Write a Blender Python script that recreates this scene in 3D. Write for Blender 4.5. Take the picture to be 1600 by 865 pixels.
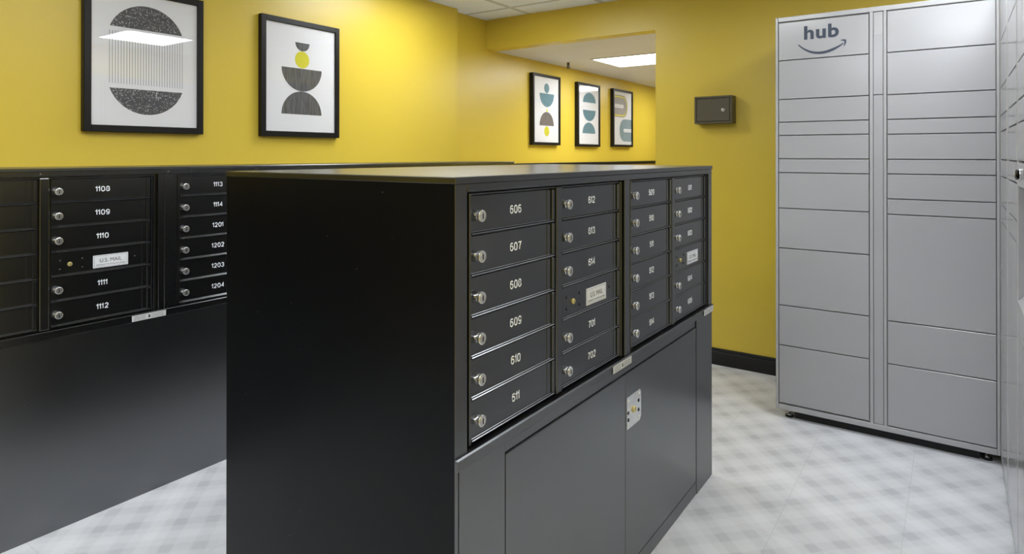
import bpy, bmesh, math, random
from mathutils import Vector, Matrix

for o in list(bpy.data.objects):
    bpy.data.objects.remove(o)
sc = bpy.context.scene
C = sc.collection
PI = math.pi
R = math.radians

# ------------------------------------------------------------------ camera
cam = bpy.data.cameras.new('camera')
camo = bpy.data.objects.new('camera', cam)
C.objects.link(camo)
EYE = 1.30
camo.location = (0, 0, EYE)
PITCH = 0.2
camo.rotation_euler = (R(90 + PITCH), 0, R(34.97))
cam.sensor_width = 36.0
cam.lens = 991.0 / 1600 * 36
cam.shift_y = -(432.5 - (241.7 - 991 * math.tan(R(PITCH)))) / 1600
cam.clip_start = 0.02
sc.camera = camo

# ------------------------------------------------------------------ look, world
vs = sc.view_settings
vs.view_transform = 'Standard'
vs.look = 'None'
vs.gamma = 1
vs.use_curve_mapping = False
vs.exposure = 1.02
PANEL = 9.3           # brightness of the ceiling panels
PANEL_HALL = 8.5

world = bpy.data.worlds.new('world')
sc.world = world
world.use_nodes = True
bg = world.node_tree.nodes['Background']
bg.inputs[0].default_value = (1, 1, 1, 1)
bg.inputs[1].default_value = 0.05


# ------------------------------------------------------------------ materials
def lin(c):
    def f(v):
        v /= 255.0
        return v / 12.92 if v <= 0.04045 else ((v + 0.055) / 1.055) ** 2.4
    return (f(c[0]), f(c[1]), f(c[2]), 1)


def new_mat(name):
    m = bpy.data.materials.new(name)
    m.use_nodes = True
    nt = m.node_tree
    b = nt.nodes['Principled BSDF']
    return m, nt, b


def L(nt, a, b):
    nt.links.new(a, b)


def nd(nt, kind, **kw):
    n = nt.nodes.new(kind)
    for k, v in kw.items():
        setattr(n, k, v)
    return n


def mathn(nt, op, a, b=None, c=None):
    n = nd(nt, 'ShaderNodeMath', operation=op)
    for i, v in enumerate((a, b, c)):
        if v is None:
            continue
        if isinstance(v, (int, float)):
            n.inputs[i].default_value = v
        else:
            L(nt, v, n.inputs[i])
    return n.outputs[0]


def mixc(nt, fac, a, b, mode='MIX'):
    n = nd(nt, 'ShaderNodeMix', data_type='RGBA', blend_type=mode)
    for sock, v in ((n.inputs[0], fac), (n.inputs[6], a), (n.inputs[7], b)):
        if isinstance(v, (int, float)):
            sock.default_value = v
        elif isinstance(v, tuple):
            sock.default_value = v
        else:
            L(nt, v, sock)
    return n.outputs[2]


def ramp(nt, fac, stops, interp='LINEAR'):
    n = nd(nt, 'ShaderNodeValToRGB')
    cr = n.color_ramp
    cr.interpolation = interp
    while len(cr.elements) > 1:
        cr.elements.remove(cr.elements[-1])
    cr.elements[0].position = stops[0][0]
    cr.elements[0].color = stops[0][1] if isinstance(stops[0][1], tuple) else (stops[0][1],) * 3 + (1,)
    for p, v in stops[1:]:
        e = cr.elements.new(p)
        e.color = v if isinstance(v, tuple) else (v, v, v, 1)
    L(nt, fac, n.inputs[0])
    return n.outputs[0]


def noise(nt, scale, detail=3, rough=0.55, vec=None):
    n = nd(nt, 'ShaderNodeTexNoise')
    n.inputs['Scale'].default_value = scale
    n.inputs['Detail'].default_value = detail
    n.inputs['Roughness'].default_value = rough
    if vec is None:
        tc = nd(nt, 'ShaderNodeTexCoord')
        vec = tc.outputs['Object']
    L(nt, vec, n.inputs['Vector'])
    return n.outputs['Fac']


def bump(nt, b, h, strength, dist=0.002):
    n = nd(nt, 'ShaderNodeBump')
    n.inputs['Strength'].default_value = strength
    n.inputs['Distance'].default_value = dist
    L(nt, h, n.inputs['Height'])
    L(nt, n.outputs[0], b.inputs['Normal'])


def simple(name, rgb, rough=0.5, metal=0.0, spec=0.5, var=0.0, vscale=20):
    m, nt, b = new_mat(name)
    b.inputs['Base Color'].default_value = lin(rgb)
    b.inputs['Roughness'].default_value = rough
    b.inputs['Metallic'].default_value = metal
    b.inputs['Specular IOR Level'].default_value = spec
    if var:
        f = noise(nt, vscale, 4)
        lo = tuple(max(0, v * (1 - var)) for v in lin(rgb)[:3]) + (1,)
        hi = tuple(min(1, v * (1 + var)) for v in lin(rgb)[:3]) + (1,)
        L(nt, ramp(nt, f, [(0.3, lo), (0.7, hi)]), b.inputs['Base Color'])
    return m


def black_paint(name, rgb, rough, specks=True, spec=0.5, ior=1.5):
    """powder coated black sheet steel with a few worn white specks"""
    m, nt, b = new_mat(name)
    tc = nd(nt, 'ShaderNodeTexCoord')
    v = tc.outputs['Object']
    base = lin(rgb)
    col = base
    n1 = noise(nt, 7, 4, 0.6, v)
    col = mixc(nt, ramp(nt, n1, [(0.35, 0.0), (0.75, 1.0)]), base, tuple(x * 1.35 for x in base[:3]) + (1,))
    if specks:
        vo = nd(nt, 'ShaderNodeTexVoronoi', feature='F1')
        vo.inputs['Scale'].default_value = 9
        L(nt, v, vo.inputs['Vector'])
        vo2 = nd(nt, 'ShaderNodeTexVoronoi', feature='F1')
        vo2.inputs['Scale'].default_value = 23
        L(nt, v, vo2.inputs['Vector'])
        d1 = mathn(nt, 'LESS_THAN', vo.outputs['Distance'], 0.017)
        d2 = mathn(nt, 'LESS_THAN', vo2.outputs['Distance'], 0.028)
        keep = mathn(nt, 'GREATER_THAN', noise(nt, 3.1, 2, 0.5, v), 0.5)
        s = mathn(nt, 'MULTIPLY', mathn(nt, 'MAXIMUM', d1, d2), keep)
        col = mixc(nt, mathn(nt, 'MULTIPLY', s, 0.75), col, lin((165, 165, 165)))
    if isinstance(col, tuple):
        b.inputs['Base Color'].default_value = col
    else:
        L(nt, col, b.inputs['Base Color'])
    rr = ramp(nt, noise(nt, 4.3, 3, 0.5, v), [(0.3, rough - 0.01), (0.7, rough + 0.015)])
    L(nt, rr, b.inputs['Roughness'])
    b.inputs['Specular IOR Level'].default_value = spec
    b.inputs['IOR'].default_value = ior
    b.inputs['Specular Tint'].default_value = (0.93, 0.955, 1.0, 1)
    bump(nt, b, noise(nt, 900, 2, 0.5, v), 0.06, 0.0004)
    return m


M = {}
M['black'] = black_paint('black_powder_coat', (7, 7, 8), 0.29, True, 1.0, 1.9)
M['black_top'] = black_paint('black_gloss_top_coat', (9, 9, 10), 0.24, False, 1.0, 2.6)
M['black_body'] = black_paint('black_side_paint', (4, 5, 8), 0.34, True, 0.22)
M['black_door'] = black_paint('black_door_paint', (4, 4, 5), 0.26, False, 1.0, 1.8)
M['black_dark'] = simple('black_trim_paint', (10, 10, 11), 0.4)
M['dark_gap'] = simple('dark_gap', (5, 5, 6), 0.7)
M['steel'] = simple('brushed_steel', (218, 219, 220), 0.26, 0.85, var=0.08, vscale=60)
M['steel_dark'] = simple('keyhole_dark', (40, 38, 36), 0.5, 0.4)
M['plate'] = simple('aluminium_plate', (228, 231, 238), 0.4, 0.1, var=0.06, vscale=50)
M['brass'] = simple('brass', (226, 212, 146), 0.32, 0.6)
M['white_ink'] = simple('white_lettering', (242, 247, 255), 0.5)
M['dark_ink'] = simple('dark_lettering', (44, 46, 50), 0.6)
M['sticker'] = simple('white_sticker', (208, 210, 212), 0.5)
M['sticker_ink'] = simple('sticker_print', (120, 122, 126), 0.6)
M['hub_ink'] = simple('slate_lettering', (58, 68, 84), 0.5)


def grey_metal(name, rgb, rough):
    m, nt, b = new_mat(name)
    tc = nd(nt, 'ShaderNodeTexCoord')
    n1 = noise(nt, 3, 3, 0.5, tc.outputs['Object'])
    base = lin(rgb)
    L(nt, mixc(nt, n1, tuple(x * 0.97 for x in base[:3]) + (1,), tuple(min(1, x * 1.03) for x in base[:3]) + (1,)),
      b.inputs['Base Color'])
    b.inputs['Roughness'].default_value = rough
    b.inputs['Metallic'].default_value = 0.0
    bump(nt, b, noise(nt, 1200, 2, 0.5, tc.outputs['Object']), 0.04, 0.0003)
    return m


M['hub'] = grey_metal('light_grey_locker_paint', (171, 171, 174), 0.17)
M['hub_edge'] = grey_metal('pale_grey_locker_frame', (176, 176, 178), 0.2)


def wall_paint(name, rgb, rough=0.36):
    m, nt, b = new_mat(name)
    tc = nd(nt, 'ShaderNodeTexCoord')
    n1 = noise(nt, 2.0, 4, 0.5, tc.outputs['Object'])
    base = lin(rgb)
    L(nt, mixc(nt, n1, tuple(x * 0.96 for x in base[:3]) + (1,), tuple(min(1, x * 1.04) for x in base[:3]) + (1,)),
      b.inputs['Base Color'])
    b.inputs['Roughness'].default_value = rough
    bump(nt, b, noise(nt, 260, 3, 0.6, tc.outputs['Object']), 0.10, 0.001)
    return m


M['yellow'] = wall_paint('mustard_yellow_wall_paint', (213, 187, 66))


def floor_mat():
    m, nt, b = new_mat('grey_plaid_woven_vinyl')
    tc = nd(nt, 'ShaderNodeTexCoord')
    sep = nd(nt, 'ShaderNodeSeparateXYZ')
    L(nt, tc.outputs['Object'], sep.inputs[0])
    X, Y = sep.outputs[0], sep.outputs[1]
    p = mathn(nt, 'MULTIPLY', mathn(nt, 'ADD', X, Y), 0.70711)
    q = mathn(nt, 'MULTIPLY', mathn(nt, 'SUBTRACT', Y, X), 0.70711)
    P = 0.2635

    def bands(t, off):
        f = mathn(nt, 'FRACT', mathn(nt, 'ADD', mathn(nt, 'DIVIDE', mathn(nt, 'SUBTRACT', t, off), P), 40.0))
        # dark, mid, dark, light
        return ramp(nt, f, [(0.0, 0.40), (0.02, 0.17), (0.15, 0.17), (0.18, 0.52), (0.38, 0.56), (0.42, 0.26),
                            (0.56, 0.26), (0.60, 0.60), (0.70, 0.62), (0.73, 0.95), (0.86, 0.95), (0.90, 0.58), (1.0, 0.50)])
    ba, bq = bands(p, 0.005), bands(q, 0.030)
    s = mathn(nt, 'MULTIPLY', mathn(nt, 'ADD', ba, bq), 0.5)
    da = mathn(nt, 'MAXIMUM', mathn(nt, 'SUBTRACT', 0.5, ba), 0.0)
    dq = mathn(nt, 'MAXIMUM', mathn(nt, 'SUBTRACT', 0.5, bq), 0.0)
    s = mathn(nt, 'SUBTRACT', s, mathn(nt, 'MULTIPLY', mathn(nt, 'MULTIPLY', da, dq), mathn(nt, 'MULTIPLY', noise(nt, 5.3, 3, 0.6, tc.outputs['Object']), 2.0)))
    s = mathn(nt, 'ADD', s, 0.0)
    s = mathn(nt, 'ADD', s, mathn(nt, 'MULTIPLY', mathn(nt, 'SUBTRACT', noise(nt, 4.2, 4, 0.6, tc.outputs['Object']), 0.5), 0.75))
    w1 = noise(nt, 330, 2, 0.6, tc.outputs['Object'])
    s = mathn(nt, 'ADD', s, mathn(nt, 'MULTIPLY', mathn(nt, 'SUBTRACT', w1, 0.5), 0.35))
    col = ramp(nt, s, [(0.05, lin((194, 196, 202))), (0.5, lin((217, 219, 224))), (0.95, lin((230, 232, 237)))])
    # hairline joints between the planks
    def joint(t, off, per, wid):
        f = mathn(nt, 'FRACT', mathn(nt, 'ADD', mathn(nt, 'DIVIDE', mathn(nt, 'SUBTRACT', t, off), per), 40.0))
        return mathn(nt, 'LESS_THAN', f, wid / per)
    j = mathn(nt, 'MAXIMUM', joint(X, -0.522, 0.372, 0.0016), joint(Y, 2.301, 0.744, 0.0016))
    col = mixc(nt, mathn(nt, 'MULTIPLY', j, 0.28), col, lin((128, 128, 128)))
    L(nt, col, b.inputs['Base Color'])
    b.inputs['Roughness'].default_value = 0.55
    b.inputs['Specular IOR Level'].default_value = 0.35
    bump(nt, b, w1, 0.15, 0.0006)
    return m


M['slate_wall'] = wall_paint('dark_slate_wall_paint', (46, 50, 60))
M['floor'] = floor_mat()


def ceiling_mat():
    m, nt, b = new_mat('white_suspended_ceiling_tiles')
    tc = nd(nt, 'ShaderNodeTexCoord')
    sep = nd(nt, 'ShaderNodeSeparateXYZ')
    L(nt, tc.outputs['Object'], sep.inputs[0])

    def line(t, off, wid):
        f = mathn(nt, 'FRACT', mathn(nt, 'ADD', mathn(nt, 'DIVIDE', mathn(nt, 'SUBTRACT', t, off - wid / 2), 0.61), 40.0))
        return mathn(nt, 'LESS_THAN', f, wid / 0.61)
    bar = mathn(nt, 'MAXIMUM', line(sep.outputs[0], -2.614, 0.022), line(sep.outputs[1], 3.716, 0.022))
    rev = mathn(nt, 'MAXIMUM', line(sep.outputs[0], -2.614, 0.032), line(sep.outputs[1], 3.716, 0.032))
    n1 = noise(nt, 120, 4, 0.7, tc.outputs['Object'])
    col = ramp(nt, n1, [(0.3, lin((222, 228, 240))), (0.6, lin((236, 242, 253)))])
    col = mixc(nt, rev, col, lin((120, 120, 122)))
    col = mixc(nt, bar, col, lin((206, 210, 218)))
    L(nt, col, b.inputs['Base Color'])
    b.inputs['Roughness'].default_value = 0.85
    bump(nt, b, n1, 0.25, 0.002)
    return m


M['ceiling'] = ceiling_mat()
M['hall_ceiling'] = simple('painted_drywall_ceiling', (214, 210, 204), 0.7, var=0.02, vscale=3)
M['frame'] = simple('black_picture_frame', (15, 14, 14), 0.42, 0.0, 0.3)
M['paper'] = simple('white_print_paper', (232, 233, 238), 0.7)


def ink(name, rgb, specks=0.0, streak=0.0):
    m, nt, b = new_mat(name)
    tc = nd(nt, 'ShaderNodeTexCoord')
    base = lin(rgb)
    col = base
    if specks:
        n1 = noise(nt, 170, 3, 0.6, tc.outputs['Object'])
        col = mixc(nt, ramp(nt, n1, [(specks, 0.0), (specks + 0.05, 0.75)]), base, lin((205, 206, 210)))
    if streak:
        mp = nd(nt, 'ShaderNodeMapping')
        mp.inputs['Scale'].default_value = (60, 60, 6)
        L(nt, tc.outputs['Object'], mp.inputs['Vector'])
        n1 = noise(nt, 1.6, 5, 0.65, mp.outputs[0])
        col = mixc(nt, ramp(nt, n1, [(0.35, 0.0), (0.75, streak)]), base, lin((170, 172, 174)))
    if isinstance(col, tuple):
        b.inputs['Base Color'].default_value = col
    else:
        L(nt, col, b.inputs['Base Color'])
    b.inputs['Roughness'].default_value = 0.7
    return m


M['ink_speck'] = ink('speckled_charcoal_ink', (66, 66, 70), specks=0.575)
M['ink_grey'] = ink('brushed_charcoal_ink', (66, 66, 68), streak=0.35)
M['ink_line'] = ink('grey_line_ink', (120, 124, 132))
M['ink_yellow'] = ink('yellow_ink', (214, 208, 50))
M['ink_pale'] = ink('pale_yellow_ink', (230, 218, 112))
M['ink_teal'] = ink('teal_ink', (84, 132, 148), streak=0.3)
M['ink_brown'] = ink('brown_grey_ink', (98, 90, 86), streak=0.4)


def glass_mat():
    m = bpy.data.materials.new('picture_glass')
    m.use_nodes = True
    nt = m.node_tree
    nt.nodes.clear()
    out = nd(nt, 'ShaderNodeOutputMaterial')
    mix = nd(nt, 'ShaderNodeMixShader')
    tr = nd(nt, 'ShaderNodeBsdfTransparent')
    gl = nd(nt, 'ShaderNodeBsdfGlossy')
    gl.inputs['Roughness'].default_value = 0.0
    fr = nd(nt, 'ShaderNodeFresnel')
    fr.inputs['IOR'].default_value = 1.5
    ge = nd(nt, 'ShaderNodeNewGeometry')
    L(nt, mathn(nt, 'MULTIPLY', mathn(nt, 'MULTIPLY', fr.outputs[0], 2.0), mathn(nt, 'SUBTRACT', 1.0, ge.outputs['Backfacing'])), mix.inputs[0])
    L(nt, tr.outputs[0], mix.inputs[1])
    L(nt, gl.outputs[0], mix.inputs[2])
    L(nt, mix.outputs[0], out.inputs[0])
    return m


M['glass'] = glass_mat()


def emit(name, strength, col=(1, 1, 1, 1)):
    m = bpy.data.materials.new(name)
    m.use_nodes = True
    nt = m.node_tree
    nt.nodes.clear()
    out = nd(nt, 'ShaderNodeOutputMaterial')
    e = nd(nt, 'ShaderNodeEmission')
    e.inputs[0].default_value = col
    e.inputs[1].default_value = strength
    L(nt, e.outputs[0], out.inputs[0])
    return m


M['lamp'] = emit('lit_diffuser', PANEL, (0.945, 0.975, 1.0, 1))
M['lamp_hall'] = emit('lit_hall_diffuser', PANEL_HALL, (0.95, 0.975, 1.0, 1))
M['white_metal'] = simple('white_enamel', (225, 226, 228), 0.4)
M['rubber'] = simple('black_rubber', (22, 22, 22), 0.7)
M['keybox'] = simple('dark_bronze_paint', (84, 78, 60), 0.4, 0.1, var=0.12, vscale=90)
M['screen'] = simple('dark_screen_glass', (12, 13, 15), 0.08)


# ------------------------------------------------------------------ mesh helpers
class MB:
    def __init__(self):
        self.bm = bmesh.new()
        self.mats = []

    def mi(self, mat):
        if mat not in self.mats:
            self.mats.append(mat)
        return self.mats.index(mat)

    def box(self, x0, x1, y0, y1, z0, z1, mat, bev=0.0, seg=1):
        r = bmesh.ops.create_cube(self.bm, size=1.0)
        vs_ = r['verts']
        for v in vs_:
            v.co = Vector((x0 + (v.co.x + .5) * (x1 - x0), y0 + (v.co.y + .5) * (y1 - y0), z0 + (v.co.z + .5) * (z1 - z0)))
        fs = {f for v in vs_ for f in v.link_faces}
        i = self.mi(mat)
        for f in fs:
            f.material_index = i
        if bev > 0:
            es = list({e for v in vs_ for e in v.link_edges})
            rb = bmesh.ops.bevel(self.bm, geom=es, offset=bev, segments=seg, affect='EDGES', profile=0.5)
            for f in rb['faces']:
                f.material_index = i
        return self

    def cyl(self, c, axis, r, depth, mat, seg=24, r2=None, bev=0.0, smooth=True):
        """cylinder from c along axis for depth"""
        ax = Vector(axis).normalized()
        q = Vector((0, 0, 1)).rotation_difference(ax).to_matrix().to_4x4()
        rr = bmesh.ops.create_cone(self.bm, cap_ends=True, segments=seg, radius1=r, radius2=r if r2 is None else r2, depth=depth)
        mtx = Matrix.Translation(Vector(c) + ax * depth / 2) @ q
        bmesh.ops.transform(self.bm, matrix=mtx, verts=rr['verts'])
        i = self.mi(mat)
        fs = {f for v in rr['verts'] for f in v.link_faces}
        for f in fs:
            f.material_index = i
            if smooth and len(f.verts) == 4:
                f.smooth = True
        if bev > 0:
            top = [e for e in {e for v in rr['verts'] for e in v.link_edges}
                   if sum(1 for f in e.link_faces if len(f.verts) > 4) == 1]
            rb = bmesh.ops.bevel(self.bm, geom=top, offset=bev, segments=2, affect='EDGES', profile=0.5)
            for f in rb['faces']:
                f.material_index = i
        return self

    def prism(self, pts, y0, y1, mat):
        """polygon pts (x, z) extruded from y0 to y1"""
        i = self.mi(mat)
        a = [self.bm.verts.new((x, y0, z)) for x, z in pts]
        b = [self.bm.verts.new((x, y1, z)) for x, z in pts]
        n = len(pts)
        fs = [self.bm.faces.new(a), self.bm.faces.new(list(reversed(b)))]
        for k in range(n):
            fs.append(self.bm.faces.new((a[k], b[k], b[(k + 1) % n], a[(k + 1) % n])))
        for f in fs:
            f.material_index = i
        return self

    def strip(self, outer, inner, y0, y1, mat):
        """band between two open polylines of equal length"""
        for k in range(len(outer) - 1):
            self.prism([outer[k], outer[k + 1], inner[k + 1], inner[k]], y0, y1, mat)
        return self

    def mesh(self, name):
        bmesh.ops.recalc_face_normals(self.bm, faces=self.bm.faces[:])
        me = bpy.data.meshes.new(name)
        self.bm.to_mesh(me)
        self.bm.free()
        for m in self.mats:
            me.materials.append(m)
        return me

    def add_mesh(self, me, mat, mtx):
        """append an existing mesh (lettering) to this one"""
        n0 = len(self.bm.faces)
        self.bm.from_mesh(me)
        self.bm.faces.ensure_lookup_table()
        fs = self.bm.faces[n0:]
        i = self.mi(mat)
        vs_ = list({v for f in fs for v in f.verts})
        for f in fs:
            f.material_index = i
        bmesh.ops.transform(self.bm, matrix=mtx, verts=vs_)
        return self

    def obj(self, name, parent=None, loc=(0, 0, 0)):
        return mk(name, self.mesh(name), parent, loc)


def mk(name, me, parent=None, loc=(0, 0, 0)):
    o = bpy.data.objects.new(name, me)
    C.objects.link(o)
    o.location = loc
    if parent is not None:
        o.parent = parent
    return o


def tag(o, label, cat, group=None):
    o['label'] = label
    o['category'] = cat
    if group:
        o['group'] = group
    return o


def thing(name, label, cat, loc=(0, 0, 0), rz=0.0, group=None):
    o = bpy.data.objects.new(name, None)
    C.objects.link(o)
    o.location = loc
    o.rotation_euler = (0, 0, rz)
    return tag(o, label, cat, group)


def struct(name, mb, loc=(0, 0, 0)):
    o = mb.obj(name, None, loc)
    o['kind'] = 'structure'
    return o


_txt = {}


def text_mesh(s, height, width=None, weight=0.0, depth=0.0004, spacing=1.0):
    """lettering centred on the origin, in the xz plane, facing -y"""
    key = (s, height, width, weight, depth, spacing)
    if key in _txt:
        return _txt[key]
    cu = bpy.data.curves.new('lettering', 'FONT')
    cu.body = s
    cu.size = 1.0
    cu.offset = weight
    cu.space_character = spacing
    cu.resolution_u = 6
    cu.extrude = 0.5
    o = bpy.data.objects.new('lettering', cu)
    C.objects.link(o)
    dg = bpy.context.evaluated_depsgraph_get()
    dg.update()
    me = bpy.data.meshes.new_from_object(o.evaluated_get(dg))
    bpy.data.objects.remove(o)
    xs = [v.co.x for v in me.vertices]
    ys = [v.co.y for v in me.vertices]
    cx, cy = (min(xs) + max(xs)) / 2, (min(ys) + max(ys)) / 2
    sy = height / (max(ys) - min(ys))
    sx = sy if width is None else width / (max(xs) - min(xs))
    for v in me.vertices:
        x, y, z = v.co
        v.co = ((x - cx) * sx, -z * depth, (y - cy) * sy)
    _txt[key] = me
    return me


def _el(cx, cy, rx, ry, a0, a1, n=18):
    return [(cx + rx * math.cos(R(a0 + (a1 - a0) * k / n)), cy + ry * math.sin(R(a0 + (a1 - a0) * k / n))) for k in range(n + 1)]


# plain condensed figures as pen strokes in a unit box; second entry: closed stroke
FIG = {
    '0': [(_el(.5, .68, .5, .32, 0, 180) + _el(.5, .32, .5, .32, 180, 360), True)],
    '1': [([(.1, .78), (.42, .84), (.62, 1.0), (.62, 0.0)], False)],
    '2': [(_el(.5, .70, .47, .30, 170, -25) + [(.05, .06), (.05, 0), (1.0, 0)], False)],
    '3': [(_el(.5, .75, .44, .25, 165, -80, 14) + _el(.5, .26, .5, .27, 82, -165, 18), False)],
    '4': [([(.78, 0), (.78, 1.0), (.0, .30), (1.05, .30)], False)],
    '5': [([(.92, 1.0), (.16, 1.0), (.06, .50)] + _el(.5, .33, .5, .33, 130, -160, 18), False)],
    '6': [(_el(.5, .31, .5, .31, 90, 450), True), (_el(.52, .68, .50, .32, 40, 180, 10) + [(.0, .31)], False)],
    '7': [([(0, 1.0), (1.0, 1.0), (.55, .5), (.36, 0)], False)],
    '8': [(_el(.5, .76, .43, .24, 0, 360), True), (_el(.5, .27, .5, .27, 0, 360), True)],
    '9': [(_el(.5, .69, .5, .31, 90, 450), True), (_el(.48, .32, .50, .32, 220, 360, 10) + [(1.0, .69)], False)],
}


def stroke(b, pts, closed, hw, y0, y1, mat):
    P = [Vector(p) for p in pts]
    Q = [P[0]]
    for p in P[1:]:
        if (p - Q[-1]).length > 1e-6:
            Q.append(p)
    if closed and (Q[0] - Q[-1]).length < 1e-5:
        Q.pop()
    n = len(Q)
    l, r = [], []
    for k in range(n):
        a_ = Q[k - 1] if (k or closed) else None
        c_ = Q[(k + 1) % n] if (k < n - 1 or closed) else None
        d1 = (Q[k] - a_).normalized() if a_ is not None else (c_ - Q[k]).normalized()
        d2 = (c_ - Q[k]).normalized() if c_ is not None else d1
        n1, n2 = Vector((-d1.y, d1.x)), Vector((-d2.y, d2.x))
        m = n1 + n2
        m = m.normalized() if m.length > 1e-4 else n1
        w_ = hw / max(0.45, m.dot(n1))
        l.append(tuple(Q[k] + m * w_))
        r.append(tuple(Q[k] - m * w_))
    if closed:
        l.append(l[0])
        r.append(r[0])
    b.strip(l, r, y0, y1, mat)


def number(s, parent, loc, h=0.0195):
    hw = 0.00140
    ch, cw = h - 2 * hw, 0.0102
    adv = {'1': 0.0086}
    tot = sum(adv.get(c, cw + 0.0060) for c in s)
    b = MB()
    x = -tot / 2
    for c in s:
        a_ = adv.get(c, cw + 0.0060)
        for pts, closed in FIG[c]:
            x0 = x + ((a_ - cw) / 2 if c != '1' else -0.0012)
            stroke(b, [(x0 + px * cw, -ch / 2 + pz * ch) for px, pz in pts], closed, hw, -0.0005, 0.0, M['white_ink'])
        x += a_
    return b.obj('number', parent, loc)


def lettering(name, s, height, mat, parent, loc, width=None, weight=0.02, spacing=1.0):
    me = text_mesh(s, height, width, weight, 0.0005, spacing).copy()
    me.materials.clear()
    me.materials.append(mat)
    return mk(name, me, parent, loc)


# ------------------------------------------------------------------ room shell
CEIL = 2.354
HALL = 2.122
XL = -2.95       # near left wall face
XR = -3.02       # set-back left wall face
YB = 3.96        # back wall face
YF = -2.6        # wall behind the camera
XE = 0.80        # wall behind the right-hand lockers
YEND = 9.5
XJ = -1.617      # jamb of the opening

struct('floor', MB().box(-3.4, 1.2, YF - 0.2, YEND + 0.2, -0.10, 0.0, M['floor']))
struct('ceiling', MB().box(-3.4, 1.2, YF - 0.2, YB + 0.11, CEIL, CEIL + 0.08, M['ceiling']))
struct('ceiling_hall', MB().box(-3.4, 1.2, YB + 0.11, YEND + 0.2, HALL + 0.004, HALL + 0.30, M['hall_ceiling']))
wl = MB()
wl.box(-3.2, XL, YF - 0.2, 3.53, 0, CEIL, M['yellow'])
wl.box(-3.2, XR, 3.53, YEND, 0, CEIL, M['yellow'])
struct('wall_left', wl)
wb = MB()
wb.box(XJ, XE + 0.2, YB, YB + 0.11, 0, CEIL, M['yellow'])
wb.box(XR, XJ, YB, YB + 0.11, HALL, CEIL, M['yellow'])
struct('wall_back', wb)
struct('wall_right', MB().box(XE, XE + 0.2, YF, YB, 0, CEIL, M['yellow']))
wf = MB()
wf.box(XL, XE, YF - 0.15, YF, 0, CEIL, M['slate_wall'])
struct('wall_front', wf)
struct('wall_hall_end', MB().box(XR, 1.2, YEND, YEND + 0.2, 0, HALL + 0.004, M['yellow']))
struct('wall_hall_right', MB().box(-0.55, -0.4, YB + 0.11, YEND, 0, HALL + 0.004, M['yellow']))

bb = MB()
for (x0, x1) in ((XJ, XE),):
    bb.box(x0, x1, YB - 0.013, YB, 0.0, 0.082, M['black_dark'], 0.002)
    bb.box(x0, x1, YB - 0.009, YB, 0.082, 0.103, M['black_dark'], 0.004, 2)
struct('baseboard_back', bb)
cr = MB()
cr.box(XR, XR + 0.02, 3.70, YEND, 1.195, 1.228, M['black_dark'], 0.004)
struct('trim_1', cr)


# ------------------------------------------------------------------ ceiling lights
def panel(x0, x1, y0, y1, z, label, lamp, group='ceiling light panels'):
    t = thing('ceiling_light', label, 'ceiling light', ((x0 + x1) / 2, (y0 + y1) / 2, z), 0, group)
    hx, hy = (x1 - x0) / 2, (y1 - y0) / 2
    f = MB()
    w = 0.022
    f.box(-hx, hx, -hy, -hy + w, -0.008, 0.0, M['white_metal'], 0.002)
    f.box(-hx, hx, hy - w, hy, -0.008, 0.0, M['white_metal'], 0.002)
    f.box(-hx, -hx + w, -hy + w, hy - w, -0.008, 0.0, M['white_metal'], 0.002)
    f.box(hx - w, hx, -hy + w, hy - w, -0.008, 0.0, M['white_metal'], 0.002)
    f.obj('frame', t)
    MB().box(-hx + w, hx - w, -hy + w, hy - w, -0.004, 0.0, lamp).obj('diffuser', t)
    return t


panel(-0.174, 0.436, 2.496, 3.106, CEIL, 'square white ceiling light in front of the grey lockers, mirrored in the speckled circle picture', M['lamp'])
panel(-2.614, -2.004, 2.496, 3.106, CEIL, 'square white ceiling light beside the left wall, past the second picture', M['lamp'])
panel(-1.394, -0.784, 1.276, 1.886, CEIL, 'unseen square ceiling light added above the black island cabinet to brighten the header wall', M['lamp'])  # added fill panel, brightens the header over the opening and the ceiling
panel(-0.174, 0.436, 0.056, 0.666, CEIL, 'square white ceiling light over the right-hand locker console', M['lamp'])
panel(-2.004, -1.394, 0.056, 0.666, CEIL, 'square white ceiling light over the near end of the wall mailboxes', M['lamp'])
panel(-1.09, -0.48, -1.774, -1.164, CEIL, 'square white ceiling light behind the camera, alone in its row', M['lamp'])
panel(-2.585, -1.36, 4.86, 5.455, HALL + 0.004, 'long bright ceiling light in the hallway beyond the opening', M['lamp_hall'])
panel(-2.585, -1.975, 6.70, 7.30, HALL + 0.004, 'unseen square ceiling light added farther along the hallway to brighten the last print', M['lamp_hall'])  # unseen fill panel, placed for the far print and sized to avoid reflections


# ------------------------------------------------------------------ mailbox parts
# local frame: x to the viewer's right, z up, front faces -y
ROWZ = [1.216, 1.1315, 1.0452, 0.9590, 0.8735, 0.7875, 0.7010]   # seams of the six rows
DW = 0.330


def lock_mesh():
    b = MB()
    b.cyl((0, 0, 0), (0, -1, 0), 0.0105, 0.008, M['steel'], 20)
    b.cyl((0, -0.008, 0), (0, -1, 0), 0.0128, 0.008, M['steel'], 24, bev=0.002)
    b.cyl((0, -0.0155, 0), (0, -1, 0), 0.0082, 0.0012, M['steel'], 20)
    b.box(-0.0012, 0.0012, -0.0172, -0.0166, -0.0055, 0.0055, M['steel_dark'])
    b.box(-0.0155, -0.006, -0.007, 0.0, 0.001, 0.0075, M['steel'], 0.0015)
    return b.mesh('lock')


LOCK = lock_mesh()


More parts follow.
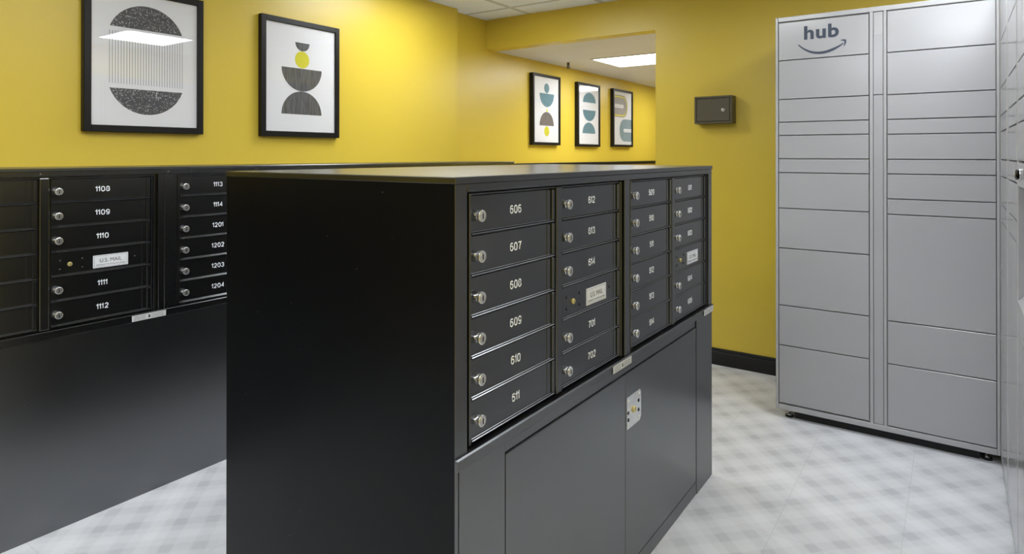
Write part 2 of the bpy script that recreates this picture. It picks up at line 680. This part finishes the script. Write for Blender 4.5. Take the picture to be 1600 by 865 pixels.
def door_mesh(h):
    """one mailbox door, origin at its lower left corner, front at y = 0"""
    b = MB()
    b.box(0, DW, 0.0, 0.004, 0.004, h - 0.0015, M['black_door'], 0.0012)
    # raised edge along the hinge side and rolled lip along the foot
    b.box(DW - 0.030, DW - 0.016, -0.0012, 0.001, 0.008, h - 0.004, M['black_door'], 0.0006)
    b.box(DW - 0.012, DW, -0.0045, 0.003, 0.006, h - 0.0025, M['black_door'], 0.001)
    b.box(0, DW, -0.0050, 0.003, 0.0003, 0.0044, M['black_door'], 0.0017)
    b.box(0, DW, -0.0026, 0.003, 0.0050, 0.0080, M['black_door'], 0.0012)
    return b.mesh('mailbox_door')


DOORS = [door_mesh(ROWZ[k] - ROWZ[k + 1]) for k in range(6)]


def rivet(b, x, z):
    b.cyl((x, 0, z), (0, -1, 0), 0.0036, 0.0022, M['steel_dark'], 12, bev=0.001)
    b.cyl((x - 0.0008, -0.0022, z + 0.0008), (0, -1, 0), 0.0012, 0.0003, M['steel'], 8)


def mail_door(parent, x, k):
    h = ROWZ[k] - ROWZ[k + 1]
    d = mk('outgoing_mail_door', DOORS[k].copy(), parent, (x, 0, ROWZ[k + 1]))
    p = MB()
    p.box(-0.0595, 0.0595, -0.0016, 0.0, -0.0230, 0.0230, M['plate'], 0.0012)
    for (x0, x1, z0, z1) in ((-0.0555, 0.0555, 0.0192, 0.0198), (-0.0555, -0.0549, -0.0190, 0.0198),
                             (0.0549, 0.0555, -0.0190, 0.0198), (-0.0555, 0.0555, -0.0196, -0.0190)):
        p.box(x0, x1, -0.0018, -0.0015, z0, z1, M['dark_ink'])
    p.add_mesh(text_mesh('U.S. MAIL', 0.0135, 0.074, 0.0), M['dark_ink'], Matrix.Translation((0, -0.0016, 0.003)))
    p.add_mesh(text_mesh('APPROVED BY THE POSTMASTER GENERAL', 0.0040, 0.100, 0.0), M['dark_ink'], Matrix.Translation((0, -0.0016, -0.013)))
    o = p.obj('name_plate', d, (0.191, 0, h / 2 - 0.006))
    o['label'] = 'silver plate lettered U.S. MAIL'
    br = MB()
    br.cyl((0, 0, 0), (0, -1, 0), 0.0075, 0.004, M['brass'], 20, bev=0.001)
    br.cyl((0, -0.004, 0), (0, -1, 0), 0.0045, 0.002, M['brass'], 16)
    br.box(-0.0009, 0.0009, -0.0064, -0.0058, -0.003, 0.003, M['steel_dark'])
    o = br.obj('lock', d, (0.058, 0, h / 2 - 0.002))
    o['label'] = 'round brass lock'
    rv = [(0.028, 0.018), (0.028, -0.012), (0.097, 0.018), (0.097, -0.013), (0.274, 0.004)]
    for (rx, rz) in rv:
        b = MB()
        rivet(b, 0, 0)
        b.obj('rivet', d, (rx, 0, h / 2 - 0.002 + rz - 0.003))
    return d


def mailbox_unit(label, loc, cols, c0=0.0, frame_right=True):
    """double column of doors; cols: two lists of six numbers, None = outgoing mail, '' = not lettered"""
    t = thing('mailbox_unit', label, 'mailboxes', loc, PI / 2, 'built-in mailbox units')
    step = DW + 0.041
    W = DW + step
    f = MB()
    zt, zb = ROWZ[0] + 0.004, ROWZ[-1] - 0.004
    f.box(-0.010, W + 0.0155, 0.0042, 0.0085, zb, zt, M['black_dark'])
    f.box(-0.010, -0.002, -0.004, 0.0045, zb, zt, M['black_door'], 0.001)
    f.box(DW + 0.006, DW + 0.036, -0.006, 0.0045, zb, zt, M['black_door'], 0.003, 2)
    f.box(W + 0.003, W + 0.009, -0.005, 0.0045, zb, zt, M['black_door'], 0.001)
    f.box(W + 0.0105, W + 0.0155, -0.007, 0.0045, zb, zt, M['black_door'], 0.001)
    f.box(-0.002, W + 0.003, -0.003, 0.0045, ROWZ[0], zt, M['black_door'], 0.001)
    f.obj('frame', t)
    for ci, nums in enumerate(cols):
        x = ci * step
        for k in range(6):
            h = ROWZ[k] - ROWZ[k + 1]
            if nums[k] is None:
                mail_door(t, x, k)
                continue
            d = mk('mailbox_door', DOORS[k], t, (x, 0, ROWZ[k + 1]))
            mk('lock', LOCK, d, (0.0205, 0, h / 2 - 0.002))
            if nums[k]:
                number(nums[k], d, (DW / 2 - 0.001, -0.0002, h / 2 + 0.002))
                d['label'] = 'black mailbox door numbered ' + nums[k]
    return t


def sticker(parent, x0, x1, z0, z1, y):
    b = MB()
    b.box(x0, x1, y - 0.0006, y, z0, z1, M['sticker'])
    w, h = x1 - x0, z1 - z0
    rnd = random.Random(int(x0 * 1000) + 7)
    for (a, c) in ((0.06, 0.40), (0.56, 0.94)):
        for r in range(4):
            x = x0 + a * w
            while x < x0 + c * w:
                l = w * rnd.uniform(0.02, 0.07)
                zz = z0 + h * (0.16 + 0.2 * r)
                b.box(x, min(x + l, x0 + c * w), y - 0.0008, y - 0.0005, zz, zz + h * 0.07, M['sticker_ink'])
                x += l + w * 0.012
    b.prism([(x0 + w * .47, z0 + h * .25), (x0 + w * .53, z0 + h * .25), (x0 + w * .52, z0 + h * .75), (x0 + w * .48, z0 + h * .75)],
            y - 0.0008, y - 0.0005, M['dark_ink'])
    return b.obj('sticker', parent)


# ------------------------------------------------------------------ the island (freestanding mail cabinet)
IX0, IX1 = -1.622, -0.816       # back and front planes
IY0, IY1 = 0.969, 2.588
IT = 1.2555
island = thing('mail_cabinet', 'large black freestanding mail cabinet in the middle of the room', 'mail cabinet', (IX1, IY0, 0), PI / 2)
# local x = world Y - IY0, local y = -(world X - IX1): front at y = 0, back at y = +depth
IW, ID = IY1 - IY0, IX1 - IX0
RB = 0.0225                      # depth of the recess that holds the units


def iy(Y):
    return Y - IY0


b = MB()
b.box(0.0, IW, RB, ID, 0.0, 1.243, M['black_body'], 0.001)
b.box(-0.0012, 0.0, 0.0008, ID, 0.0, 1.2415, M['black_body'])
b.obj('body', island)
b = MB()
b.box(-0.003, IW + 0.002, -0.003, ID + 0.003, 1.2415, IT - 0.0006, M['black_door'], 0.0012)
b.box(-0.0022, IW + 0.0012, -0.0022, ID + 0.0022, IT - 0.0010, IT, M['black_top'])
b.obj('top_panel', island)
# face frame
b = MB()
b.box(0.0, iy(1.0082), 0.0, RB, 0.667, 1.2415, M['black_door'], 0.0012)
b.box(iy(1.0082), IW, 0.0, RB, 1.2252, 1.2415, M['black_door'], 0.0012)
b.box(iy(1.0082), IW, -0.0015, RB - 0.004, 1.2235, 1.2285, M['black_door'], 0.001)
b.box(iy(1.7576), iy(1.7960), 0.0, RB, 0.6938, 1.2252, M['black_door'], 0.0012)
b.box(iy(2.5474), IW, 0.0, RB, 0.6938, 1.2252, M['black_door'], 0.0012)
b.obj('face_frame', island)
b = MB()
b.box(-0.0006, IW, -0.0055, RB, 0.6675, 0.6935, M['black'], 0.0015)
b.box(-0.0006, IW, -0.0075, -0.004, 0.6885, 0.6925, M['black'], 0.001)
b.obj('ledge', island)
b = MB()
b.box(iy(1.1418) + 0.002, iy(2.3975), 0.004, RB, 0.6400, 0.6675, M['black'], 0.0015)
b.box(0.0, iy(0.9800), 0.0, RB, 0.0, 0.6675, M['black'], 0.001)
b.box(iy(0.9820), iy(1.1418) - 0.003, -0.001, RB, 0.0, 0.6675, M['black'], 0.0012)
b.box(iy(2.3975) + 0.003, iy(2.5620), -0.001, RB, 0.0, 0.6675, M['black'], 0.0012)
b.box(iy(2.5645), IW, 0.0, RB, 0.0, 0.6675, M['black'], 0.001)
b.obj('lower_panel', island)
b = MB()
b.box(iy(1.1418) - 0.003, iy(2.3975) + 0.003, 0.001, RB, 0.0, 0.0480, M['black'], 0.0012)
b.obj('kick_rail', island)
for (y0, y1) in ((1.1418, 1.7621), (1.7621, 2.3975)):
    b = MB()
    b.box(iy(y0) + 0.0014, iy(y1) - 0.0014, 0.0, RB - 0.001, 0.0515, 0.6385, M['black'], 0.0022, 2)
    b.obj('access_door', island)
b = MB()
px0, px1, pz0, pz1 = iy(1.7670), iy(1.8720), 0.4700, 0.5670
c_ = 0.010
b.prism([(px0, pz0), (px1 - c_, pz0), (px1, pz0 + c_), (px1, pz1 - c_), (px1 - c_, pz1), (px0, pz1)], -0.0028, 0.0005, M['steel'])
for (fx, fz, dark) in ((0.12, 0.85, 0), (0.84, 0.88, 0), (0.10, 0.12, 0), (0.86, 0.12, 0), (0.1, 0.5, 1), (0.82, 0.66, 1), (0.82, 0.36, 1), (0.1, 0.28, 1)):
    b.cyl((px0 + fx * (px1 - px0), -0.0026, pz0 + fz * (pz1 - pz0)), (0, -1, 0), 0.0055, 0.0012,
          M['steel_dark'] if dark else M['white_metal'], 14)
lp = b.obj('lock_plate', island)
lp['label'] = 'silver lock plate'
b = MB()
b.cyl((0, 0, 0), (0, -1, 0), 0.010, 0.006, M['brass'], 20, bev=0.0015)
b.box(-0.0012, 0.0012, -0.0064, -0.0058, -0.004, 0.004, M['steel_dark'])
bl = b.obj('lock', lp, (px0 + 0.46 * (px1 - px0), -0.0028, pz0 + 0.5 * (pz1 - pz0)))
bl['label'] = 'brass lock barrel'
sticker(island, iy(1.6630), iy(1.7880), 0.6690, 0.6905, -0.0076)
sticker(island, iy(2.4690), iy(2.5800), 0.6690, 0.6905, -0.0076)

mailbox_unit('black mailbox unit numbered 606 to 702 in the near half of the island cabinet', (-0.8285, 1.0350, 0),
             [['606', '607', '608', '609', '610', '611'], ['612', '613', '614', None, '701', '702']])
mailbox_unit('black mailbox unit numbered 509 to 605 in the far half of the island cabinet', (-0.8285, 1.8290, 0),
             [['509', '510', '511', '512', '513', '514'], ['601', '602', '603', None, '604', '605']])

# ------------------------------------------------------------------ the bank along the left wall
BX = -2.555
BY0, BY1 = -0.60, 3.68
bank = thing('wall_mail_cabinet', 'long black mail cabinet along the yellow left wall under the pictures', 'mail cabinet', (BX, BY0, 0), PI / 2)
BW, BD = BY1 - BY0, BX - XL


def by(Y):
    return Y - BY0


b = MB()
b.box(0.0, BW, RB, BD, 0.0, 1.243, M['black'], 0.001)
b.obj('body', bank)
b = MB()
b.box(0.0, BW, -0.004, BD, 1.2440, 1.2530, M['black'], 0.0015)
b.obj('top_panel', bank)
b = MB()
b.box(0.0, BW, 0.0, RB, 1.2260, 1.2440, M['black_door'], 0.0012)
b.box(0.0, by(0.500), 0.0, RB, 0.694, 1.2260, M['black_door'], 0.0012)
b.box(by(1.2400), by(1.3130), 0.0, RB, 0.694, 1.2260, M['black_door'], 0.0012)
b.box(by(1.2620), by(1.2680), -0.0025, 0.001, 0.694, 1.2260, M['black_door'], 0.001)
b.box(by(2.0550), BW, 0.0, RB, 0.694, 1.2260, M['black_door'], 0.0012)
b.cyl((by(0.850), 0, 1.234), (0, -1, 0), 0.0028, 0.0016, M['steel'], 10)
b.cyl((by(1.278), 0, 1.234), (0, -1, 0), 0.0028, 0.0016, M['steel'], 10)
b.obj('face_frame', bank)
b = MB()
b.box(0.0, BW, -0.004, RB, 0.6655, 0.6940, M['black_door'], 0.0015)
b.obj('ledge', bank)
b = MB()
b.box(0.0, BW, 0.0, RB, 0.0, 0.6655, M['black'], 0.0012)
b.obj('lower_panel', bank)
sticker(bank, by(1.1420), by(1.2680), 0.6685, 0.6905, -0.0042)
mailbox_unit('black mailbox unit numbered 1108 to 1112, leftmost in the wall cabinet', (BX - 0.0125, 0.5134, 0),
             [['', '', '', '', '', ''], ['1108', '1109', '1110', None, '1111', '1112']])
mailbox_unit('black mailbox unit numbered 1113 to 1204, half hidden behind the island cabinet', (BX - 0.0125, 1.3290, 0),
             [['1113', '1114', '1201', '1202', '1203', '1204'], ['', '', '', '', '', '']])


# ------------------------------------------------------------------ parcel lockers
HH = 1.980
HW = 0.8875
LEFT_ROWS = [1.9525, 1.765, 1.573, 1.4605, 1.3950, 1.280, 1.2115, 1.0360, 0.8390, 0.5565, 0.3595, 0.0740]
RIGHT_ROWS = [1.9540, 1.764, 1.572, 1.4598, 1.3926, 1.279, 1.2127, 1.0997, 1.0300, 0.5470, 0.3525, 0.0710]


def locker_shell(t, depth):
    b = MB()
    b.box(0.001, HW - 0.001, 0.016, depth, 0.045, HH - 0.001, M['hub'], 0.0015)
    b.obj('body', t)
    b = MB()
    zb = 0.042
    b.box(0.0, 0.0125, 0.0, 0.018, zb, HH, M['hub_edge'], 0.003, 2)
    b.box(HW - 0.0115, HW, 0.0, 0.018, zb, HH, M['hub_edge'], 0.003, 2)
    b.box(0.0125, HW - 0.0115, 0.0, 0.018, 1.957, HH, M['hub_edge'], 0.003, 2)
    b.box(0.0125, HW - 0.0115, 0.0, 0.018, zb, 0.068, M['hub_edge'], 0.003, 2)
    b.box(0.4100, 0.4240, 0.0, 0.018, 0.066, 1.959, M['hub_edge'], 0.002)
    b.box(0.4655, 0.4775, 0.0, 0.018, 0.066, 1.959, M['hub_edge'], 0.002)
    b.obj('face_frame', t)
    b = MB()
    b.box(0.4258, 0.4637, 0.001, 0.018, 0.070, 1.573, M['hub'], 0.001)
    b.box(0.4258, 0.4637, 0.001, 0.018, 1.5765, 1.954, M['hub'], 0.001)
    b.obj('centre_strip', t)
    for (fx, fy) in ((0.055, 0.045), (HW - 0.045, 0.055), (0.055, depth - 0.06), (HW - 0.05, depth - 0.06)):
        b = MB()
        b.cyl((fx, fy, 0.0), (0, 0, 1), 0.021, 0.009, M['rubber'], 24, r2=0.018)
        b.cyl((fx, fy, 0.009), (0, 0, 1), 0.016, 0.005, M['steel'], 20, r2=0.009)
        b.cyl((fx, fy, 0.014), (0, 0, 1), 0.006, 0.033, M['steel'], 12)
        b.cyl((fx, fy, 0.030), (0, 0, 1), 0.010, 0.007, M['steel'], 6, smooth=False)
        b.obj('foot', t)
    b = MB()
    b.box(0.080, HW - 0.070, 0.032, depth - 0.08, 0.002, 0.047, M['rubber'])  # black plinth, front brought forward to stand in for shade under the locker
    for fx in (0.115, HW - 0.16):
        b.cyl((fx, 0.05, 0.034), (0, 0, 1), 0.006, 0.012, M['steel'], 8)
    b.obj('base', t)


def locker_doors(t, rows, x0, x1):
    g = 0.0022
    out = []
    for k in range(len(rows) - 1):
        b = MB()
        b.box(x0 + g, x1 - g, 0.0, 0.015, rows[k + 1] + g, rows[k] - g, M['hub'], 0.0014)
        out.append(b.obj('locker_door', t))
    return out


HY_ = 3.340
HX0 = -0.7350
hub = thing('parcel_locker', 'tall light grey parcel locker with hub lettering facing the camera', 'parcel locker', (HX0, HY_, 0), 0, 'grey parcel lockers')
locker_shell(hub, 0.56)
ld = locker_doors(hub, LEFT_ROWS, 0.0138, 0.4085)
locker_doors(hub, RIGHT_ROWS, 0.4790, 0.8755)
b = MB()
for (sx, sz) in ((0.4350, 1.925), (0.4350, 1.865)):
    b.cyl((sx + 0.008, 0.001, sz), (0, -1, 0), 0.0022, 0.0006, M['hub_edge'], 8)
b.box(0.4290, 0.4605, 0.0002, 0.0012, 1.850, 1.938, M['hub_edge'], 0.0004)
b.obj('cover_plate', hub)
# lettering and curved arrow on the top left door
w = lettering('lettering', 'hub', 0.0665, M['hub_ink'], ld[0], (-0.5268 - HX0, -0.0003, 1.8910), 0.152, 0.032, 1.08)
w['label'] = 'slate grey hub lettering'
b = MB()
P0, P1, P2 = Vector((-0.6285, 1.8365)), Vector((-0.545, 1.748)), Vector((-0.4315, 1.8250))
up, dn = [], []
N = 28
for k in range(N + 1):
    s = k / N
    p = P0 * (1 - s) ** 2 + P1 * 2 * s * (1 - s) + P2 * s * s
    d = (P1 - P0) * (1 - s) + (P2 - P1) * s
    d.normalize()
    nrm = Vector((-d.y, d.x))
    th = 0.0012 + 0.0052 * math.sin(PI * min(1, s * 0.62 + 0.08))
    if s > 0.8:
        th *= 1 - 0.55 * (s - 0.8) / 0.2
    a, c = p + nrm * th, p - nrm * th
    up.append((a.x - HX0, a.y))
    dn.append((c.x - HX0, c.y))
b.strip(up, dn, -0.0007, 0.0, M['hub_ink'])
head = [(-0.4455, 1.8405), (-0.4340, 1.8440), (-0.4205, 1.8420), (-0.4195, 1.8280), (-0.4265, 1.8130), (-0.4310, 1.8085),
        (-0.4285, 1.8200), (-0.4275, 1.8345), (-0.4350, 1.8370)]
b.prism([(x - HX0, z) for x, z in head], -0.0007, 0.0, M['hub_ink'])
sm = b.obj('arrow_mark', ld[0])
sm['label'] = 'slate grey curved arrow mark'

# the row of lockers along the right wall, seen almost edge-on
RX = 0.1525
SIDE_A = [1.9525, 1.768, 1.575, 1.462, 1.395, 1.280, 1.2125, 1.0970, 1.0290, 0.8300, 0.5400, 0.3400, 0.0740]
SIDE_B = [1.9540, 1.768, 1.575, 1.462, 1.395, 1.280, 1.2125, 1.0970, 1.0290, 0.3400, 0.0710]
side = thing('parcel_locker', 'grey parcel locker on the right seen nearly edge-on, touching the corner of the lettered one', 'parcel locker',
             (RX, HY_ - 0.001, 0), -PI / 2, 'grey parcel lockers')
locker_shell(side, 0.56)
locker_doors(side, SIDE_A, 0.0138, 0.4070)
locker_doors(side, SIDE_B, 0.4790, 0.8725)

# the console module, cut by the right edge of the picture
con = thing('locker_console', 'grey locker console with recessed screen cut by the right edge of the photo', 'locker console',
            (RX, HY_ - 0.001 - HW - 0.001, 0), -PI / 2)
CWD = 0.42
b = MB()
b.box(0.001, CWD - 0.001, 0.16, 0.56, 0.045, HH - 0.001, M['hub'], 0.0015)
b.box(0.0, 0.012, 0.0, 0.165, 0.042, HH, M['hub_edge'], 0.003, 2)
b.box(CWD - 0.012, CWD, 0.0, 0.165, 0.042, HH, M['hub_edge'], 0.003, 2)
b.box(0.012, CWD - 0.012, 0.016, 0.165, 1.205, HH, M['hub'], 0.003)
b.box(0.012, CWD - 0.012, 0.0, 0.018, 1.957, HH, M['hub_edge'], 0.003)
b.box(0.012, CWD - 0.012, 0.0, 0.018, 1.205, 1.277, M['hub'], 0.003)
b.box(0.012, CWD - 0.012, 0.005, 0.165, 0.042, 0.78, M['hub'], 0.003)
b.box(0.030, CWD - 0.030, 0.04, 0.12, 0.0, 0.042, M['rubber'])
# sloping shelf and hood of the recess
bm_pts = [(0.0, 0.86), (0.16, 1.03), (0.16, 0.78), (0.0, 0.78)]
b.obj('body', con)
b = MB()
i0 = b.mi(M['hub_edge'])
va = [b.bm.verts.new((0.012, y, z)) for y, z in bm_pts]
vb = [b.bm.verts.new((CWD - 0.012, y, z)) for y, z in bm_pts]
b.bm.faces.new(va)
b.bm.faces.new(list(reversed(vb)))
for k in range(4):
    b.bm.faces.new((va[k], vb[k], vb[(k + 1) % 4], va[(k + 1) % 4]))
b.obj('shelf', con)
b = MB()
b.box(0.075, CWD - 0.075, 0.150, 0.161, 1.05, 1.19, M['screen'], 0.004, 2)
b.obj('screen', con)
b = MB()
b.cyl((0.130, 0.0, 1.243), (0, -1, 0), 0.0175, 0.004, M['steel'], 28, bev=0.001)
b.cyl((0.130, -0.004, 1.243), (0, -1, 0), 0.0155, 0.009, M['screen'], 28, bev=0.005)
b.obj('camera_dome', con)
b = MB()
b.box(0.0155, CWD - 0.0155, 0.0, 0.008, 0.345, 0.775, M['hub'], 0.001)
b.obj('locker_door', con)
b = MB()
b.box(0.0155, CWD - 0.0155, 0.0, 0.008, 0.075, 0.3395, M['hub'], 0.001)
b.obj('locker_door', con)

locker_doors(con, [1.9540, 1.768, 1.575, 1.462, 1.395, 1.280], 0.0145, CWD - 0.0145)

# ------------------------------------------------------------------ key box on the back wall
kb = thing('key_box', 'small dark bronze lock box on the yellow back wall', 'key box', (-1.330, YB, 1.491), 0)
KW, KD, KH = 0.230, 0.081, 0.168
b = MB()
b.box(0, KW, -KD + 0.006, 0, 0, KH, M['keybox'], 0.002)
t_ = 0.012
b.box(0, KW, -KD, -KD + 0.008, 0, t_, M['keybox'], 0.0015)
b.box(0, KW, -KD, -KD + 0.008, KH - t_, KH, M['keybox'], 0.0015)
b.box(0, t_, -KD, -KD + 0.008, t_, KH - t_, M['keybox'], 0.0015)
b.box(KW - t_, KW, -KD, -KD + 0.008, t_, KH - t_, M['keybox'], 0.0015)
b.obj('case', kb)
b = MB()
b.box(t_ + 0.003, KW - t_ - 0.003, -KD + 0.001, -KD + 0.007, t_ + 0.003, KH - t_ - 0.003, M['keybox'], 0.002)
dk = b.obj('door', kb)
b = MB()
b.cyl((0.178, -KD + 0.001, 0.080), (0, -1, 0), 0.011, 0.006, M['steel'], 22, bev=0.0015)
b.box(0.177, 0.179, -KD - 0.0056, -KD - 0.0048, 0.075, 0.085, M['steel_dark'])
lk = b.obj('lock', dk)
lk['label'] = 'round silver lock'

# ------------------------------------------------------------------ sprinkler in the hallway ceiling
sp = thing('fire_sprinkler', 'small fire sprinkler head hanging from the hallway ceiling', 'sprinkler', (-2.837, 4.934, HALL + 0.004), 0)
b = MB()
b.cyl((0, 0, 0), (0, 0, -1), 0.022, 0.004, M['steel'], 24)
b.cyl((0, 0, -0.004), (0, 0, -1), 0.010, 0.020, M['steel_dark'], 12)
b.obj('pipe', sp)
b = MB()
for s in (-1, 1):
    b.box(s * 0.010 - 0.002, s * 0.010 + 0.002, -0.003, 0.003, -0.052, -0.020, M['steel_dark'])
b.cyl((0, 0, -0.024), (0, 0, -1), 0.003, 0.028, M['steel_dark'], 10)
b.cyl((0, 0, -0.052), (0, 0, -1), 0.019, 0.002, M['steel_dark'], 16)
b.obj('deflector', sp)


# ------------------------------------------------------------------ framed prints
def arc(cx, cz, r, a0, a1, n=40, rx=None):
    rx = r if rx is None else rx
    return [(cx + rx * math.cos(a0 + (a1 - a0) * k / n), cz + r * math.sin(a0 + (a1 - a0) * k / n)) for k in range(n + 1)]


def picture(label, y0, y1, z0, z1, wallx, depth, fw, art):
    t = thing('framed_print', label, 'picture', (wallx, y0, z0), PI / 2, 'black framed geometric prints')
    W, H = y1 - y0, z1 - z0
    b = MB()
    b.box(0, fw, -depth, 0, 0, H, M['frame'], 0.0018)
    b.box(W - fw, W, -depth, 0, 0, H, M['frame'], 0.0018)
    b.box(fw - 0.001, W - fw + 0.001, -depth, 0, 0, fw, M['frame'], 0.0018)
    b.box(fw - 0.001, W - fw + 0.001, -depth, 0, H - fw, H, M['frame'], 0.0018)
    b.obj('frame', t)
    p = MB()
    p.box(fw - 0.002, W - fw + 0.002, -depth + 0.0105, -depth + 0.016, fw - 0.002, H - fw + 0.002, M['paper'])
    global YA, YC
    YA, YC = -depth + 0.0100, -depth + 0.0106
    art(p, W, H, fw)
    p.obj('print', t)
    g = MB()
    g.box(fw - 0.001, W - fw + 0.001, -depth + 0.0075, -depth + 0.0060, fw - 0.001, H - fw + 0.001, M['glass'])
    g.obj('glass', t)
    return t


YA, YC = -0.0104, -0.0098      # thin ink layer on the paper


def art_circle(p, W, H, fw):
    r = 0.163
    for (cz, zc, top) in ((0.394, 0.4510, True), (0.2420, 0.1885, False)):
        a = math.asin((zc - cz) / r)
        pts = arc(0.2540, cz, r, a, PI - a, 48) if top else arc(0.2540, cz, r, PI - a, 2 * PI + a, 48)
        p.prism(pts, YA, YC, M['ink_speck'])
    n = 28
    for k in range(n):
        x = 0.1000 + 0.3080 * k / (n - 1)
        p.box(x - 0.0009, x + 0.0009, YA, YC, 0.2078, 0.4322, M['ink_line'])


def half(p, cx, cz, r, up, mat, rz=None):
    rz = r if rz is None else rz
    if up:
        p.prism(arc(cx, cz, rz, 0, PI, 40, r), YA, YC, mat)
    else:
        p.prism(arc(cx, cz, rz, PI, 2 * PI, 40, r), YA, YC, mat)


def ball(p, cx, cz, rx, rz, mat):
    p.prism(arc(cx, cz, rz, 0, 2 * PI * 47 / 48, 47, rx), YA, YC, mat)


def art_stack(p, W, H, fw):
    half(p, 0.2565, 0.5142, 0.0462, False, M['ink_grey'], 0.0455)
    ball(p, 0.2545, 0.4217, 0.0462, 0.0462, M['ink_yellow'])
    half(p, 0.2548, 0.3732, 0.1295, False, M['ink_grey'], 0.1240)
    half(p, 0.2540, 0.1225, 0.1292, True, M['ink_grey'], 0.1260)


def art_totem(p, W, H, fw):
    ball(p, 0.2360, 0.5060, 0.0425, 0.0430, M['ink_teal'])
    half(p, 0.2395, 0.4585, 0.1220, False, M['ink_teal'], 0.1195)
    ball(p, 0.2400, 0.3080, 0.0145, 0.0115, M['ink_yellow'])
    half(p, 0.2376, 0.1718, 0.1200, True, M['ink_brown'], 0.1230)
    ball(p, 0.2366, 0.1228, 0.0425, 0.0446, M['ink_yellow'])


def art_three(p, W, H, fw):
    half(p, 0.2480, 0.4378, 0.1347, True, M['ink_teal'], 0.0980)
    half(p, 0.2460, 0.3620, 0.1326, False, M['ink_teal'], 0.1077)
    half(p, 0.2380, 0.1308, 0.1343, True, M['ink_teal'], 0.1090)


def hairpin(p, xe, cx, cz, radii, sgn, mats):
    """nested U bands open towards xe; radii: list of (outer, inner)"""
    for (ro, ri), mat in zip(radii, mats):
        a0 = -PI / 2 if sgn > 0 else PI / 2
        a1 = PI / 2 if sgn > 0 else 3 * PI / 2
        o_, i_ = arc(cx, cz, ro, a0, a1, 24), arc(cx, cz, ri, a0, a1, 24)
        p.strip(o_, i_, YA, YC, mat)
        for zz0, zz1 in ((cz + ri, cz + ro), (cz - ro, cz - ri)):
            p.box(min(xe, cx), max(xe, cx), YA, YC, zz0, zz1, mat)


def art_hairpins(p, W, H, fw):
    hairpin(p, fw, 0.254, 0.441, [(0.1175, 0.1105), (0.1095, 0.0915), (0.0905, 0.0835), (0.0775, 0.0700), (0.0650, 0.0575), (0.0525, 0.0450), (0.0400, 0.0330), (0.0285, 0.0225)],
            1, [M['ink_brown'], M['ink_pale']] + [M['ink_brown']] * 6)
    hairpin(p, W - fw, 0.288, 0.181, [(0.1205, 0.1090), (0.1060, 0.0945), (0.0915, 0.0800), (0.0770, 0.0655), (0.0625, 0.0510), (0.0480, 0.0365), (0.0335, 0.0210)],
            -1, [M['ink_teal']] * 7)


picture('framed print of a speckled circle split by thin vertical lines, nearest on the left wall', 1.1207, 1.6250, 1.397, 2.029, XL, 0.030, 0.0285, art_circle)
picture('framed print of stacked charcoal bowls and a yellow ball, second on the left wall', 1.931, 2.435, 1.397, 2.029, XL, 0.030, 0.0285, art_stack)
picture('framed print of teal bowl, brown dome and yellow balls, nearest of the hallway three', 4.580, 5.044, 1.387, 2.012, XR, 0.040, 0.024, art_totem)
picture('framed print of three teal half circles, middle of the hallway three', 5.374, 5.842, 1.381, 2.006, XR, 0.040, 0.024, art_three)
picture('framed print of striped yellow and teal hairpin bends, farthest of the hallway three', 6.147, 6.645, 1.387, 2.009, XR, 0.040, 0.024, art_hairpins)
